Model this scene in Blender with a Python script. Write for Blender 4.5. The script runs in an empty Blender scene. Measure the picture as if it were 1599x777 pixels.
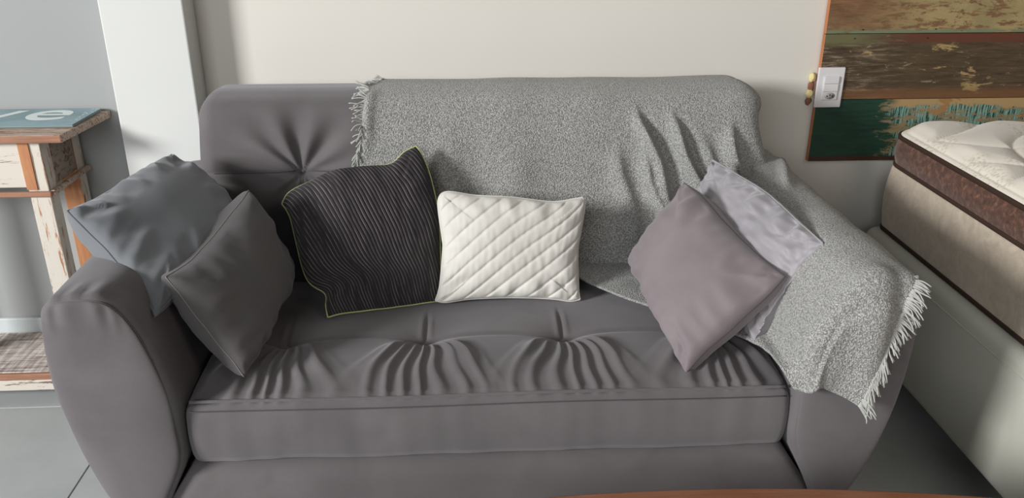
import bpy, bmesh, math, random
import numpy as np
from mathutils import Vector, noise
random.seed(7)
rad = math.radians
S = bpy.context.scene
col = S.collection

# ---------------- camera ----------------
cd = bpy.data.cameras.new('camera')
cam = bpy.data.objects.new('camera', cd); col.objects.link(cam)
cam.location = (0, -2.45, 1.385)
cam.rotation_euler = (rad(90 - 23.05), 0, rad(-3.0))
cd.sensor_width = 36; cd.lens = 36 * 1323 / 1599; cd.clip_start = .02
S.camera = cam
# ---------------- world / light / exposure ----------------
w = bpy.data.worlds.new('world'); S.world = w; w.use_nodes = True
w.node_tree.nodes['Background'].inputs[0].default_value = (.95, .97, 1, 1)
w.node_tree.nodes['Background'].inputs[1].default_value = .10
def area(name, loc, target, sx, sy, power, color):
    l = bpy.data.lights.new(name, 'AREA'); l.shape = 'RECTANGLE'; l.size = sx; l.size_y = sy
    l.energy = power; l.color = color
    o = bpy.data.objects.new(name, l); col.objects.link(o); o.location = loc
    o.rotation_euler = (Vector(target) - Vector(loc)).to_track_quat('-Z', 'Y').to_euler()
    return o
area('window_daylight', (-5.5, -4.2, 2.6), (-.1, -.6, .75), 1.5, 1.2, 590, (.99, .99, .985))
area('balcony_daylight', (-1.7, -5.6, 2.3), (0, -.7, .5), 2.6, 1.6, 92, (.97, .985, 1))
area('room_lamp', (1.6, -2.9, 2.5), (.9, -.8, .5), .9, .9, 9, (1, .86, .68))
S.view_settings.view_transform = 'Standard'; S.view_settings.look = 'None'
S.view_settings.gamma = 1; S.view_settings.exposure = -0.12

# ---------------- materials ----------------
def srgb(r, g, b):
    f = lambda c: (c / 255 / 12.92) if c / 255 <= .04045 else ((c / 255 + .055) / 1.055) ** 2.4
    return (f(r), f(g), f(b), 1)
class NT:
    def __init__(s, name, rough=.8, sheen=0, spec=.3):
        s.m = bpy.data.materials.new(name); s.m.use_nodes = True
        s.t = s.m.node_tree; s.b = s.t.nodes['Principled BSDF']
        s.b.inputs['Roughness'].default_value = rough
        s.b.inputs['Specular IOR Level'].default_value = spec
        s.b.inputs['Sheen Weight'].default_value = sheen
        s.b.inputs['Sheen Roughness'].default_value = .5
        s.c = s.t.nodes.new('ShaderNodeTexCoord')
    def n(s, typ, **k):
        q = s.t.nodes.new(typ)
        for a, v in k.items(): setattr(q, a, v)
        return q
    def l(s, a, b): s.t.links.new(a, b)
    def map(s, scale=(1, 1, 1), loc=(0, 0, 0), rot=(0, 0, 0), src='Object'):
        q = s.n('ShaderNodeMapping'); q.inputs['Scale'].default_value = scale
        q.inputs['Location'].default_value = loc; q.inputs['Rotation'].default_value = rot
        s.l(s.c.outputs[src], q.inputs[0]); return q.outputs[0]
    def noise(s, v, scale=5, detail=3, rough=.5, dist=0):
        q = s.n('ShaderNodeTexNoise'); q.inputs['Scale'].default_value = scale
        q.inputs['Detail'].default_value = detail; q.inputs['Roughness'].default_value = rough
        q.inputs['Distortion'].default_value = dist; s.l(v, q.inputs['Vector']); return q.outputs[0]
    def voro(s, v, scale=5, feature='F1'):
        q = s.n('ShaderNodeTexVoronoi'); q.feature = feature; q.inputs['Scale'].default_value = scale
        s.l(v, q.inputs['Vector']); return q.outputs[0]
    def wave(s, v, scale=5, dist=0, dscale=1, direction='X', detail=2):
        q = s.n('ShaderNodeTexWave'); q.bands_direction = direction; q.inputs['Scale'].default_value = scale
        q.inputs['Distortion'].default_value = dist; q.inputs['Detail Scale'].default_value = dscale
        q.inputs['Detail'].default_value = detail
        s.l(v, q.inputs['Vector']); return q.outputs['Fac']
    def ramp(s, f, stops, interp='LINEAR'):
        q = s.n('ShaderNodeValToRGB'); e = q.color_ramp.elements; q.color_ramp.interpolation = interp
        while len(e) < len(stops): e.new(.5)
        for i, (p, c) in enumerate(stops): e[i].position = p; e[i].color = c
        s.l(f, q.inputs[0]); return q.outputs[0]
    def mix(s, f, a, b, mode='MIX'):
        q = s.n('ShaderNodeMix', data_type='RGBA', blend_type=mode)
        for i, v in ((0, f), (6, a), (7, b)):
            if isinstance(v, (int, float, tuple)): q.inputs[i].default_value = v
            else: s.l(v, q.inputs[i])
        return q.outputs[2]
    def math(s, op, a, b=0.0):
        q = s.n('ShaderNodeMath', operation=op)
        for i, v in ((0, a), (1, b)):
            if isinstance(v, (int, float)): q.inputs[i].default_value = v
            else: s.l(v, q.inputs[i])
        return q.outputs[0]
    def step(s, f, lo, hi):
        q = s.n('ShaderNodeMapRange'); q.inputs[1].default_value = lo; q.inputs[2].default_value = hi
        s.l(f, q.inputs[0]); return q.outputs[0]
    def sep(s, v):
        q = s.n('ShaderNodeSeparateXYZ'); s.l(v, q.inputs[0]); return q.outputs
    def color(s, v):
        if isinstance(v, tuple): s.b.inputs['Base Color'].default_value = v
        else: s.l(v, s.b.inputs['Base Color'])
        return s
    def bump(s, h, strength=.3, dist=.002):
        q = s.n('ShaderNodeBump'); q.inputs['Strength'].default_value = strength
        q.inputs['Distance'].default_value = dist; s.l(h, q.inputs['Height'])
        s.l(q.outputs[0], s.b.inputs['Normal']); return s

def paint(name, c, rough=.75):
    t = NT(name, rough, spec=.25); o = t.map()
    a = t.noise(o, 2.2, 3)
    t.color(t.mix(t.step(a, .3, .7), tuple(x * .965 for x in c[:3]) + (1,), c))
    return t.bump(t.noise(o, 120, 3), .12, .001).m
M = {}
M['wall'] = paint('wall_paint', srgb(214, 210, 202))
M['wall_grey'] = paint('grey_wall_paint', srgb(154, 156, 155))
M['pillar'] = paint('pillar_paint', srgb(206, 207, 204))
M['trim'] = paint('baseboard_paint', srgb(196, 203, 203), .4)
def tile_mat():
    t = NT('porcelain_tile', .38, spec=.4); o = t.map()
    t.color(t.mix(t.step(t.noise(o, 3, 5, .6), .35, .65), srgb(164, 168, 168), srgb(176, 180, 179)))
    return t.m
M['tile'] = tile_mat()
M['grout'] = NT('grout', .9).color(srgb(95, 97, 97)).m
def suede(name, c1, c2, sheen=.25, stain=True, rough=.86, weave=700):
    t = NT(name, rough, sheen, .2); o = t.map()
    f = t.step(t.noise(o, 6, 4, .55, .4), .32, .68)
    c = t.mix(f, c1, c2)
    if stain:
        k = t.step(t.noise(t.map(loc=(3, 1, 2)), 3.2, 3, .6, .8), .56, .64)
        c = t.mix(t.math('MULTIPLY', k, .35), c, tuple(x * .72 for x in c1[:3]) + (1,))
    t.color(c)
    t.b.inputs['Sheen Tint'].default_value = (.9, .9, .95, 1)
    h = t.math('ADD', t.noise(o, weave, 2), t.math('MULTIPLY', t.noise(o, 60, 3), .8))
    return t.bump(h, .22, .0012).m
M['suede'] = suede('taupe_suede', srgb(92, 88, 89), srgb(103, 98, 99))
M['suede_dark'] = suede('shadow_lining', srgb(40, 38, 40), srgb(46, 44, 46), .1, False)
M['thread'] = NT('seam_thread', .8).color(srgb(78, 73, 76)).m
M['cush_blue'] = suede('slate_microfibre', srgb(102, 105, 109), srgb(112, 115, 118), .3, False, .7)
M['cush_grey'] = suede('charcoal_microfibre', srgb(82, 80, 80), srgb(90, 87, 86), .2, False, .75)
M['cush_taupe'] = suede('taupe_microfibre', srgb(122, 112, 115), srgb(132, 122, 124), .3, False, .78)
M['cush_lilac'] = suede('lilac_grey_satin', srgb(144, 141, 146), srgb(156, 152, 156), .4, False, .5)
def cord():
    t = NT('corduroy', .9, .1, .15)
    uv = t.map(src='UV', rot=(0, 0, rad(17)))
    wv = t.wave(uv, 36, 2.2, .35, 'X', 1)     # period = 1/(scale*~1) of uv metres below
    ln = t.step(wv, .80, 1.0)
    br = t.math('MULTIPLY', t.step(t.noise(t.map((6, 1.2, 1), src='UV'), 9, 3), .35, .6), .75)
    c = t.mix(t.math('MULTIPLY', ln, br), srgb(50, 46, 49), srgb(132, 126, 124))
    t.color(c)
    return t.bump(t.math('ADD', wv, t.math('MULTIPLY', t.noise(uv, 60, 2), .3)), .8, .003).m
M['cord'] = cord()
M['lime'] = NT('lime_piping', .6).color(srgb(184, 190, 128)).m
M['seam_light'] = NT('pale_thread', .7).color(srgb(128, 122, 118)).m
def quilt():
    t = NT('white_cotton', .75, .2, .25); o = t.map()
    t.color(t.mix(t.step(t.noise(o, 8, 3), .3, .7), srgb(200, 197, 190), srgb(210, 207, 200)))
    return t.bump(t.noise(o, 900, 2), .12, .001).m
M['quilt'] = quilt()
def boucle():
    t = NT('boucle_wool', .95, .25, .1)
    o = t.map((1, 1, 1))
    d = t.n('ShaderNodeVectorMath', operation='ADD')
    nz = t.n('ShaderNodeTexNoise'); nz.inputs['Scale'].default_value = 160; t.l(o, nz.inputs['Vector'])
    sc = t.n('ShaderNodeVectorMath', operation='SCALE'); sc.inputs['Scale'].default_value = .005
    t.l(nz.outputs['Color'], sc.inputs[0]); t.l(o, d.inputs[0]); t.l(sc.outputs[0], d.inputs[1])
    v = t.voro(d.outputs[0], 300)
    n2 = t.noise(o, 420, 2, .6)
    h = t.math('ADD', t.math('MULTIPLY', v, -1.0), n2)
    f = t.step(h, -.35, .55)
    c = t.ramp(f, [(.1, srgb(96, 96, 94)), (.5, srgb(158, 158, 154)), (.9, srgb(226, 225, 219))])
    c = t.mix(.28, c, srgb(178, 177, 175))
    t.color(c)
    return t.bump(h, .75, .004).m
M['boucle'] = boucle()
M['fringe'] = NT('fringe_yarn', .9, .2).color(srgb(180, 181, 176)).m
def wood(name, base, dark, light, amt=.5, axis=(1, 14, 14), rough=.6, scale=3.0):
    """weathered wood with worn whitewash; amt = how much paint is left"""
    t = NT(name, rough, spec=.3); o = t.map(axis)
    g = t.noise(o, scale * 3, 6, .65, .6)
    c = t.mix(t.step(g, .3, .7), dark, base)
    if amt > 0:
        p = t.noise(t.map(axis, (4, 2, 1)), scale * 4, 8, .75, .3)
        k = t.step(p, .62 - amt * .35, .66 - amt * .35)
        c = t.mix(k, c, light)
    t.color(c)
    return t.bump(g, .35, .002).m
BR = srgb(150, 108, 84); BD = srgb(104, 72, 56); WH = srgb(200, 193, 182)
M['wood_x'] = wood('worn_brown_wood', BR, BD, srgb(186, 168, 154), .5)
M['wood_edge'] = wood('orange_wood_edge', srgb(162, 120, 96), srgb(134, 94, 74), WH, 0)
M['white_x'] = wood('whitewashed_board', srgb(140, 118, 104), srgb(104, 84, 74), WH, .62, (1, 1, 9), .7, 2.6)
M['white_z'] = wood('whitewashed_leg', srgb(176, 126, 92), srgb(150, 100, 72), WH, .62, (9, 9, 1), .7, 2)
M['orange_z'] = wood('bare_orange_leg', srgb(184, 132, 92), srgb(160, 104, 70), WH, .0, (9, 9, 1))
M['side_panel'] = wood('scuffed_side_panel', srgb(128, 106, 92), srgb(84, 62, 50), srgb(150, 138, 126), .5, (2, 3, 5), .8, 4)
M['table_orange'] = wood('orange_table_wood', srgb(158, 104, 74), srgb(138, 88, 60), WH, 0, (1, 10, 10), .35)
def shelf_mat():
    t = NT('scratched_whitewash', .8, spec=.2)
    a = t.noise(t.map((9, 120, 1)), 1, 4, .6)
    b = t.noise(t.map((60, 6, 1), rot=(0, 0, rad(-38))), 1.2, 4, .6)
    f = t.math('ADD', a, b)
    t.color(t.ramp(t.step(f, .75, 1.25), [(0, srgb(120, 104, 96)), (.5, srgb(176, 166, 160)), (1, srgb(222, 218, 212))]))
    return t.bump(f, .4, .002).m
M['shelf'] = shelf_mat()

def plank_mat(name, kind):
    t = NT(name, .55, spec=.35)
    o = t.map()                      # plank local: x along from board's left edge, z up
    X, Y, Z = t.sep(o)
    g = t.noise(t.map((1.4, 1, 14)), 7, 12, .78, .3)
    p = t.noise(t.map((2.6, 1, 9), (5, 0, 3)), 5, 12, .8, .3)
    fine = t.noise(t.map((60, 1, 4), (2, 0, 1)), 3, 5, .7)
    big = t.noise(t.map((2.4, 1, 7), (9, 0, 2)), 2.2, 4, .6, .5)
    ms = lambda f, lo, hi: t.step(f, lo, hi)
    if kind == 'ochre':
        c = t.mix(ms(g, .35, .62), srgb(92, 68, 48), srgb(136, 100, 70))
        c = t.mix(t.math('MULTIPLY', ms(p, .46, .50), ms(X, .10, .30)), c, srgb(158, 140, 98))
        c = t.mix(t.math('MULTIPLY', t.math('MULTIPLY', ms(big, .50, .60), ms(p, .42, .56)), .7), c, srgb(132, 122, 86))
        band = t.math('MULTIPLY', ms(Z, .013, .007), ms(g, .42, .48))
        c = t.mix(band, c, srgb(112, 122, 96))
        c = t.mix(ms(fine, .70, .74), c, srgb(74, 56, 42))
    elif kind == 'brown':
        c = t.mix(ms(g, .35, .65), srgb(56, 45, 34), srgb(96, 79, 58))
        c = t.mix(t.math('MULTIPLY', ms(g, .50, .62), ms(X, .26, .05)), c, srgb(148, 132, 112))
        c = t.mix(t.math('MULTIPLY', ms(p, .60, .62), .8), c, srgb(150, 138, 112))
        c = t.mix(t.math('MULTIPLY', ms(big, .57, .60), ms(p, .50, .53)), c, srgb(160, 136, 92))
        red = t.math('MULTIPLY', t.math('MULTIPLY', ms(Z, .160, .170), ms(X, .12, .30)), ms(p, .30, .42))
        c = t.mix(red, c, srgb(98, 58, 42))
        grn = t.math('MULTIPLY', ms(Z, .150, .168), ms(X, .20, .08))
        c = t.mix(grn, c, srgb(104, 100, 70))
        c = t.mix(t.math('MULTIPLY', ms(Z, .04, .015), .7), c, srgb(122, 84, 54))
    elif kind == 'green':
        c0 = t.mix(ms(g, .35, .65), srgb(26, 52, 42), srgb(40, 74, 58))
        teal = t.mix(ms(fine, .46, .52), srgb(34, 66, 56), srgb(122, 158, 146))
        xx = t.math('ADD', X, t.math('MULTIPLY', t.math('SUBTRACT', big, .5), .35))
        c = t.mix(ms(xx, .24, .27), c0, teal)
        edge = t.math('MULTIPLY', ms(xx, .20, .24), ms(p, .50, .52))
        c = t.mix(edge, c, srgb(138, 120, 88))
        top = t.math('MULTIPLY', ms(t.math('ADD', Z, t.math('MULTIPLY', t.math('SUBTRACT', p, .5), .12)), .160, .168), ms(X, .22, .26))
        c = t.mix(top, c, srgb(168, 140, 98))
        c = t.mix(t.math('MULTIPLY', ms(big, .58, .60), ms(X, .34, .38)), c, srgb(156, 116, 74))
        c = t.mix(ms(Z, .018, .012), c, srgb(70, 46, 34))
        c = t.mix(t.math('MULTIPLY', ms(p, .70, .72), .6), c, srgb(120, 130, 110))
    t.color(c)
    return t.bump(t.math('ADD', g, t.math('MULTIPLY', p, .8)), .5, .002).m
for k in ('ochre', 'brown', 'green'): M[k] = plank_mat(k + '_peeling_plank', k)
M['raw_edge'] = wood('raw_plank_edge', srgb(196, 128, 86), srgb(160, 98, 62), WH, 0, (9, 9, 1))
M['plastic'] = NT('white_plastic', .3, spec=.5).color(srgb(214, 211, 212)).m
M['hole'] = NT('dark_hole', .6).color(srgb(40, 38, 38)).m
M['foam'] = NT('yellow_filler', .9).color(srgb(222, 208, 150)).m
M['brick_dust'] = NT('raw_plaster', .9).color(srgb(140, 96, 76)).m
def jac():
    t = NT('brown_jacquard', .5, .3, .5); o = t.map()
    n1 = t.noise(o, 55, 8, .75, .3)
    t.color(t.ramp(n1, [(.3, srgb(48, 30, 24)), (.5, srgb(84, 52, 38)), (.7, srgb(140, 98, 72))]))
    return t.bump(n1, .5, .002).m
M['jacquard'] = jac()
M['brown_tape'] = NT('brown_tape', .7).color(srgb(58, 42, 34)).m
def beige():
    t = NT('beige_suede', .85, .3, .2); o = t.map()
    n1 = t.noise(o, 22, 5, .6, 1.5)
    t.color(t.mix(t.step(n1, .35, .65), srgb(176, 162, 144), srgb(194, 180, 162)))
    return t.bump(t.noise(o, 300, 2), .2, .001).m
M['beige'] = beige()
def damask():
    t = NT('white_damask', .6, .3, .3); o = t.map()
    v = t.voro(t.map((1, 1.6, 1)), 95)
    z = t.step(t.noise(t.map(loc=(1, 1, 0)), 6, 2), .47, .53)
    t.color(t.mix(t.math('MULTIPLY', t.step(v, .55, .25), z), srgb(224, 217, 204), srgb(200, 190, 172)))
    return t.bump(t.math('MULTIPLY', v, z), .4, .002).m
M['damask'] = damask()
def leather():
    t = NT('offwhite_leatherette', .6, spec=.35); o = t.map()
    t.color(t.mix(t.step(t.noise(o, 3, 3), .35, .65), srgb(184, 184, 172), srgb(194, 194, 183)))
    return t.bump(t.noise(o, 250, 3), .2, .001).m
M['leather'] = leather()
def cover():
    t = NT('teal_cover', .25, spec=.5); o = t.map()
    X, Y, Z = t.sep(o)
    c = t.mix(t.step(t.noise(o, 7, 3), .4, .6), srgb(108, 142, 148), srgb(132, 162, 172))
    # unreadable small print at the right of the cover
    pr = t.noise(t.map((160, 60, 1)), 1.3, 2, .7)
    msk = t.math('MULTIPLY', t.math('MULTIPLY', t.step(X, .137, .142), t.step(pr, .56, .60)), t.step(Y, -.03, -.02))
    c = t.mix(t.math('MULTIPLY', msk, .75), c, srgb(214, 222, 220))
    t.color(c); return t.m
M['cover'] = cover()
M['paper'] = NT('magazine_pages', .7).color(srgb(120, 138, 138)).m
M['white_ink'] = NT('white_ink', .4).color(srgb(226, 232, 228)).m
M['blue_ink'] = NT('blue_ink', .4).color(srgb(118, 152, 184)).m

# ---------------- object helpers ----------------
def wloc(o):
    v = Vector((0, 0, 0))
    while o: v += o.location; o = o.parent
    return v
def tag(o, label=None, cat=None, group=None, kind=None):
    if label: o['label'] = label
    if cat: o['category'] = cat
    if group: o['group'] = group
    if kind: o['kind'] = kind
    return o
def empty(name, loc, label, cat, group=None):
    o = bpy.data.objects.new(name, None); col.objects.link(o); o.location = loc; o.empty_display_size = .1
    return tag(o, label, cat, group)
def mesh(name, V, Fc, mats, parent=None, smooth=True, uv=None, midx=None, origin=None):
    V = np.asarray(V, dtype=float)
    base = np.array(wloc(parent)) if parent else (np.array(origin) if origin is not None else np.zeros(3))
    me = bpy.data.meshes.new(name)
    me.from_pydata((V - base).tolist(), [], Fc if isinstance(Fc, list) else Fc.tolist())
    for m in (mats if isinstance(mats, (list, tuple)) else [mats]): me.materials.append(m)
    if midx is not None: me.polygons.foreach_set('material_index', midx)
    if smooth: me.polygons.foreach_set('use_smooth', [True] * len(me.polygons))
    if uv is not None:
        L = me.uv_layers.new(name='uv'); vi = np.zeros(len(me.loops), dtype=np.int32)
        me.loops.foreach_get('vertex_index', vi)
        L.data.foreach_set('uv', np.asarray(uv)[vi].ravel())
    bm = bmesh.new(); bm.from_mesh(me); bmesh.ops.recalc_face_normals(bm, faces=bm.faces)
    if parent is None or True:
        pass
    bm.to_mesh(me); bm.free(); me.update()
    o = bpy.data.objects.new(name, me); col.objects.link(o)
    if parent: o.parent = parent
    elif origin is not None: o.location = origin
    return o
def grid_faces(n, m, wrap=False, off=0):
    """n rows, m columns"""
    i = np.arange(n - 1)[:, None]; j = np.arange(m if wrap else m - 1)[None, :]
    j2 = (j + 1) % m
    a = i * m + j; b = i * m + j2; c = (i + 1) * m + j2; d = (i + 1) * m + j
    return (np.stack([a, b, c, d], -1).reshape(-1, 4) + off).tolist()
def box(name, lo, hi, mat, parent=None, bev=.003, seg=2, origin=None, edit=None, midx=None, skew=None):
    bm = bmesh.new(); bmesh.ops.create_cube(bm, size=1)
    lo = Vector(lo); hi = Vector(hi); base = wloc(parent) if parent else Vector(origin or (0, 0, 0))
    for v in bm.verts:
        v.co = Vector([lo[i] + (v.co[i] + .5) * (hi[i] - lo[i]) for i in range(3)])
        if skew: v.co = Vector(skew(v.co))
    if bev: bmesh.ops.bevel(bm, geom=bm.edges[:], offset=bev, segments=seg, affect='EDGES', profile=.5)
    for v in bm.verts: v.co -= base
    me = bpy.data.meshes.new(name); 
    if midx:
        for f in bm.faces: f.material_index = midx(f.normal)
    bm.normal_update()
    if midx:
        for f in bm.faces: f.material_index = midx(f.normal)
    bm.to_mesh(me); bm.free()
    for m in (mat if isinstance(mat, (list, tuple)) else [mat]): me.materials.append(m)
    o = bpy.data.objects.new(name, me); col.objects.link(o)
    if parent: o.parent = parent
    else: o.location = base
    return o
def tube_arrays(P, r, k=6, off=0, taper=None):
    P = np.asarray(P, float); n = len(P)
    T = np.gradient(P, axis=0); T /= np.linalg.norm(T, axis=1)[:, None] + 1e-12
    up = np.array([.13, .22, .97]); A = np.cross(T, up); A /= np.linalg.norm(A, axis=1)[:, None] + 1e-9
    B = np.cross(T, A)
    a = np.arange(k) * 2 * math.pi / k
    rr = np.full(n, r) if taper is None else r * taper
    V = P[:, None, :] + rr[:, None, None] * (np.cos(a)[None, :, None] * A[:, None, :] + np.sin(a)[None, :, None] * B[:, None, :])
    F = grid_faces(n, k, True, off)
    F += [[off + i for i in range(k)][::-1], [off + (n - 1) * k + i for i in range(k)]]
    return V.reshape(-1, 3), F
def tube(name, P, r, mat, parent, k=6):
    V, F = tube_arrays(P, r, k); return mesh(name, V, F, mat, parent)
def catmull(P, n, closed=False):
    P = np.asarray(P, float); m = len(P)
    out = []
    segs = m if closed else m - 1
    for i in range(segs):
        g = lambda j: P[j % m] if closed else P[min(max(j, 0), m - 1)]
        p0, p1, p2, p3 = g(i - 1), g(i), g(i + 1), g(i + 2)
        for t in np.linspace(0, 1, 16, endpoint=False):
            out.append(.5 * ((2 * p1) + (-p0 + p2) * t + (2 * p0 - 5 * p1 + 4 * p2 - p3) * t * t + (-p0 + 3 * p1 - 3 * p2 + p3) * t ** 3))
    if not closed: out.append(P[-1])
    out = np.array(out)
    if closed: out = np.vstack([out, out[:1]])
    d = np.r_[0, np.cumsum(np.linalg.norm(np.diff(out, axis=0), axis=1))]
    q = np.linspace(0, d[-1], n + (1 if closed else 0))
    R = np.stack([np.interp(q, d, out[:, k]) for k in range(out.shape[1])], 1)
    return R[:-1] if closed else R
def nz(x, y, z=0.0, s=1.0): return noise.noise(Vector((x * s, y * s, z * s)))
def nza(X, Y, s=1.0, z=0.0): return np.array([noise.noise(Vector((a * s, b * s, z))) for a, b in zip(np.ravel(X), np.ravel(Y))]).reshape(np.shape(X))
def sstep(x, a, b):
    t = np.clip((x - a) / (b - a), 0, 1); return t * t * (3 - 2 * t)
def gauss(x, s): return np.exp(-(x / s) ** 2)

# ================= SETTING =================
def setting(o): o['kind'] = 'structure'; return o
setting(box('wall_back', (-.85, 0, 0), (3.4, .12, 2.7), M['wall'], bev=0))
setting(box('wall_left', (-3.4, 0, 0), (-.85, .12, 2.7), M['wall_grey'], bev=0))
setting(box('wall_pillar', (-.966, -.10, 0), (-.747, 0, 2.7), M['pillar'], bev=.004, skew=None))  # white pillar standing out from the wall, left of the sofa
setting(box('baseboard_left', (-3.4, -.014, 0), (-.967, 0, .145), M['trim'], bev=.004))
setting(box('baseboard_back', (-.746, -.014, 0), (3.4, 0, .145), M['trim'], bev=.004))
fl = bpy.data.objects.new('floor', bpy.data.meshes.new('floor'))
bpy.data.objects.remove(fl)
fl = setting(box('floor', (-3.4, -4.3, -.06), (3.4, .12, -.004), M['grout'], bev=0))
tm = None
T = .8
for i in range(-3, 3):
    for j in range(-5, 1):
        x0 = -1.007 + i * T; y0 = -.298 + j * T
        x1 = min(x0 + T, 3.4); y1 = min(y0 + T, 0)
        if y1 <= y0 or x0 < -3.5: continue
        if tm is None or y1 - y0 < T - .01:
            o = box('tile', (x0 + .0015, y0 + .0015, -.03), (x1 - .0015, y1 - .0015, 0), M['tile'], fl, bev=.0012, seg=1)
            if y1 - y0 >= T - .01: tm = (o, x0, y0)
        else:
            o = tm[0].copy(); col.objects.link(o); o.parent = fl
            o.location = (x0 - tm[1], y0 - tm[2], 0)

# ================= SOFA =================
CX = .035
sofa = empty('sofa', (CX, -.6, 0), 'wide two-seat sofa upholstered in taupe grey suede with button tufts and flared arms', 'sofa')

def inset_profile(P, d):
    """closed profile moved inward by d"""
    T_ = np.roll(P, -1, 0) - np.roll(P, 1, 0); T_ /= np.linalg.norm(T_, axis=1)[:, None]
    N = np.stack([T_[:, 1], -T_[:, 0]], 1)
    area2 = np.sum(P[:, 0] * np.roll(P[:, 1], -1) - np.roll(P[:, 0], -1) * P[:, 1])
    if area2 < 0: N = -N
    return P - N * d
def sweep(name, prof, stations, r, axis, mat, parent, disp=None, capscale=True):
    """prof closed (n,2); axis 'x': prof=(y,z) ; axis 'y': prof=(x,z). rounded ends of radius r"""
    s0, s1 = stations[0], stations[-1]
    rows = []; c = prof.mean(0)
    for s in stations:
        e = min(s - s0, s1 - s)
        d = 0 if e >= r else r * (1 - math.sqrt(max(0, 1 - (1 - e / r) ** 2)))
        p = inset_profile(prof, d)
        if axis == 'x': rows.append(np.c_[np.full(len(p), s), p])
        else: rows.append(np.c_[p[:, 0], np.full(len(p), s), p[:, 1]])
    V = np.array(rows)
    if disp: V = disp(V)
    n, m = V.shape[:2]
    F = grid_faces(n, m, True)
    Vf = V.reshape(-1, 3); k = len(Vf)
    Vf = np.vstack([Vf, V[0].mean(0), V[-1].mean(0)])
    F += [[(j + 1) % m, j, k] for j in range(m)] + [[(n - 1) * m + j, (n - 1) * m + (j + 1) % m, k + 1] for j in range(m)]
    return mesh(name, Vf, F, mat, parent)
def ends(a, b, r, n, ne=9):
    e = [a + r * (1 - math.cos(t)) for t in np.linspace(0, math.pi / 2, ne)]
    f = [b - r * (1 - math.cos(t)) for t in np.linspace(math.pi / 2, 0, ne)]
    return np.array(e[:-1] + list(np.linspace(e[-1], f[0], n)) + f[1:])

# ---- backrest
BACK = [(-.10, .12), (-.09, .55), (-.095, .80), (-.12, .888), (-.20, .905), (-.27, .903), (-.330, .882), (-.354, .82), (-.372, .74), (-.40, .62), (-.44, .50), (-.47, .40), (-.47, .14), (-.30, .12)]
backP = catmull(BACK, 420, True)
BTX = [-.425, -.118, .19, .49]           # tuft buttons on the backrest
def tuft_back(x, z):
    """offset along the outward normal"""
    d = -.009 * gauss(z - .722, .0055)                       # horizontal seam
    for i, bx in enumerate(BTX):
        dx = x - bx; dz = z - .722; r = np.hypot(dx, dz) + 1e-6
        th = np.arctan2(dz, dx)
        d = d - (.040 if i == 0 else .02) * np.exp(-r / .032)
        up = (dz > 0); d = d + (.011 if i == 0 else .002) * np.cos(th * 10 + i * 1.3 + 1.2 * np.sin(th * 2 + .5)) * np.exp(-((r - np.where(up, .085, .05)) / np.where(up, .075, .04)) ** 2) * (np.abs(np.sin(th)) ** .7)
    return d
def disp_back(V):
    n, m = V.shape[:2]; X, Y, Z = V[..., 0], V[..., 1], V[..., 2]
    front = sstep(-Y, .24, .36) * sstep(Z, .42, .5)
    d = tuft_back(X, Z) * front
    d += .006 * nza(X * 3, Z * 6, 1.0) * sstep(Z, .3, .6)
    d -= .008 * gauss(X - (CX - .71), .02) * 0
    # gentle shrink of the ends
    V = V.copy(); V[..., 1] -= d * .93; V[..., 2] += d * .35
    # corner waist: sides bulge at mid height
    V[..., 0] = CX + (X - CX) * (1 + .012 * sstep(.92 - Z, 0, .4))
    return V
sweep('backrest', backP, ends(CX - .716, CX + .700, .042, 300), .042, 'x', M['suede'], sofa, disp_back)
def prof_at(Zs):
    """front y of backrest at height z"""
    f = backP[(backP[:, 0] < -.27) & (backP[:, 1] > .42)]
    f = f[np.argsort(f[:, 1])]
    return np.interp(Zs, f[:, 1], f[:, 0])
tube('back_seam', [(x, float(prof_at(.722)) - .002 + .0085 + (.034 * math.exp(-abs(x - BTX[0]) / .032)), .7225) for x in np.linspace(CX - .68, BTX[2], 200)], .0022, M['thread'], sofa)
bb = mesh('tuft_button', *(lambda P: tube_arrays(P, .008, 10, 0, np.sin(np.linspace(.15, math.pi - .15, 7)) ** .6))(np.array([[BTX[0], prof_at(.722) + .037 - t, .722 - t * .3] for t in np.linspace(0, .008, 7)])), M['suede'], sofa)

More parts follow.
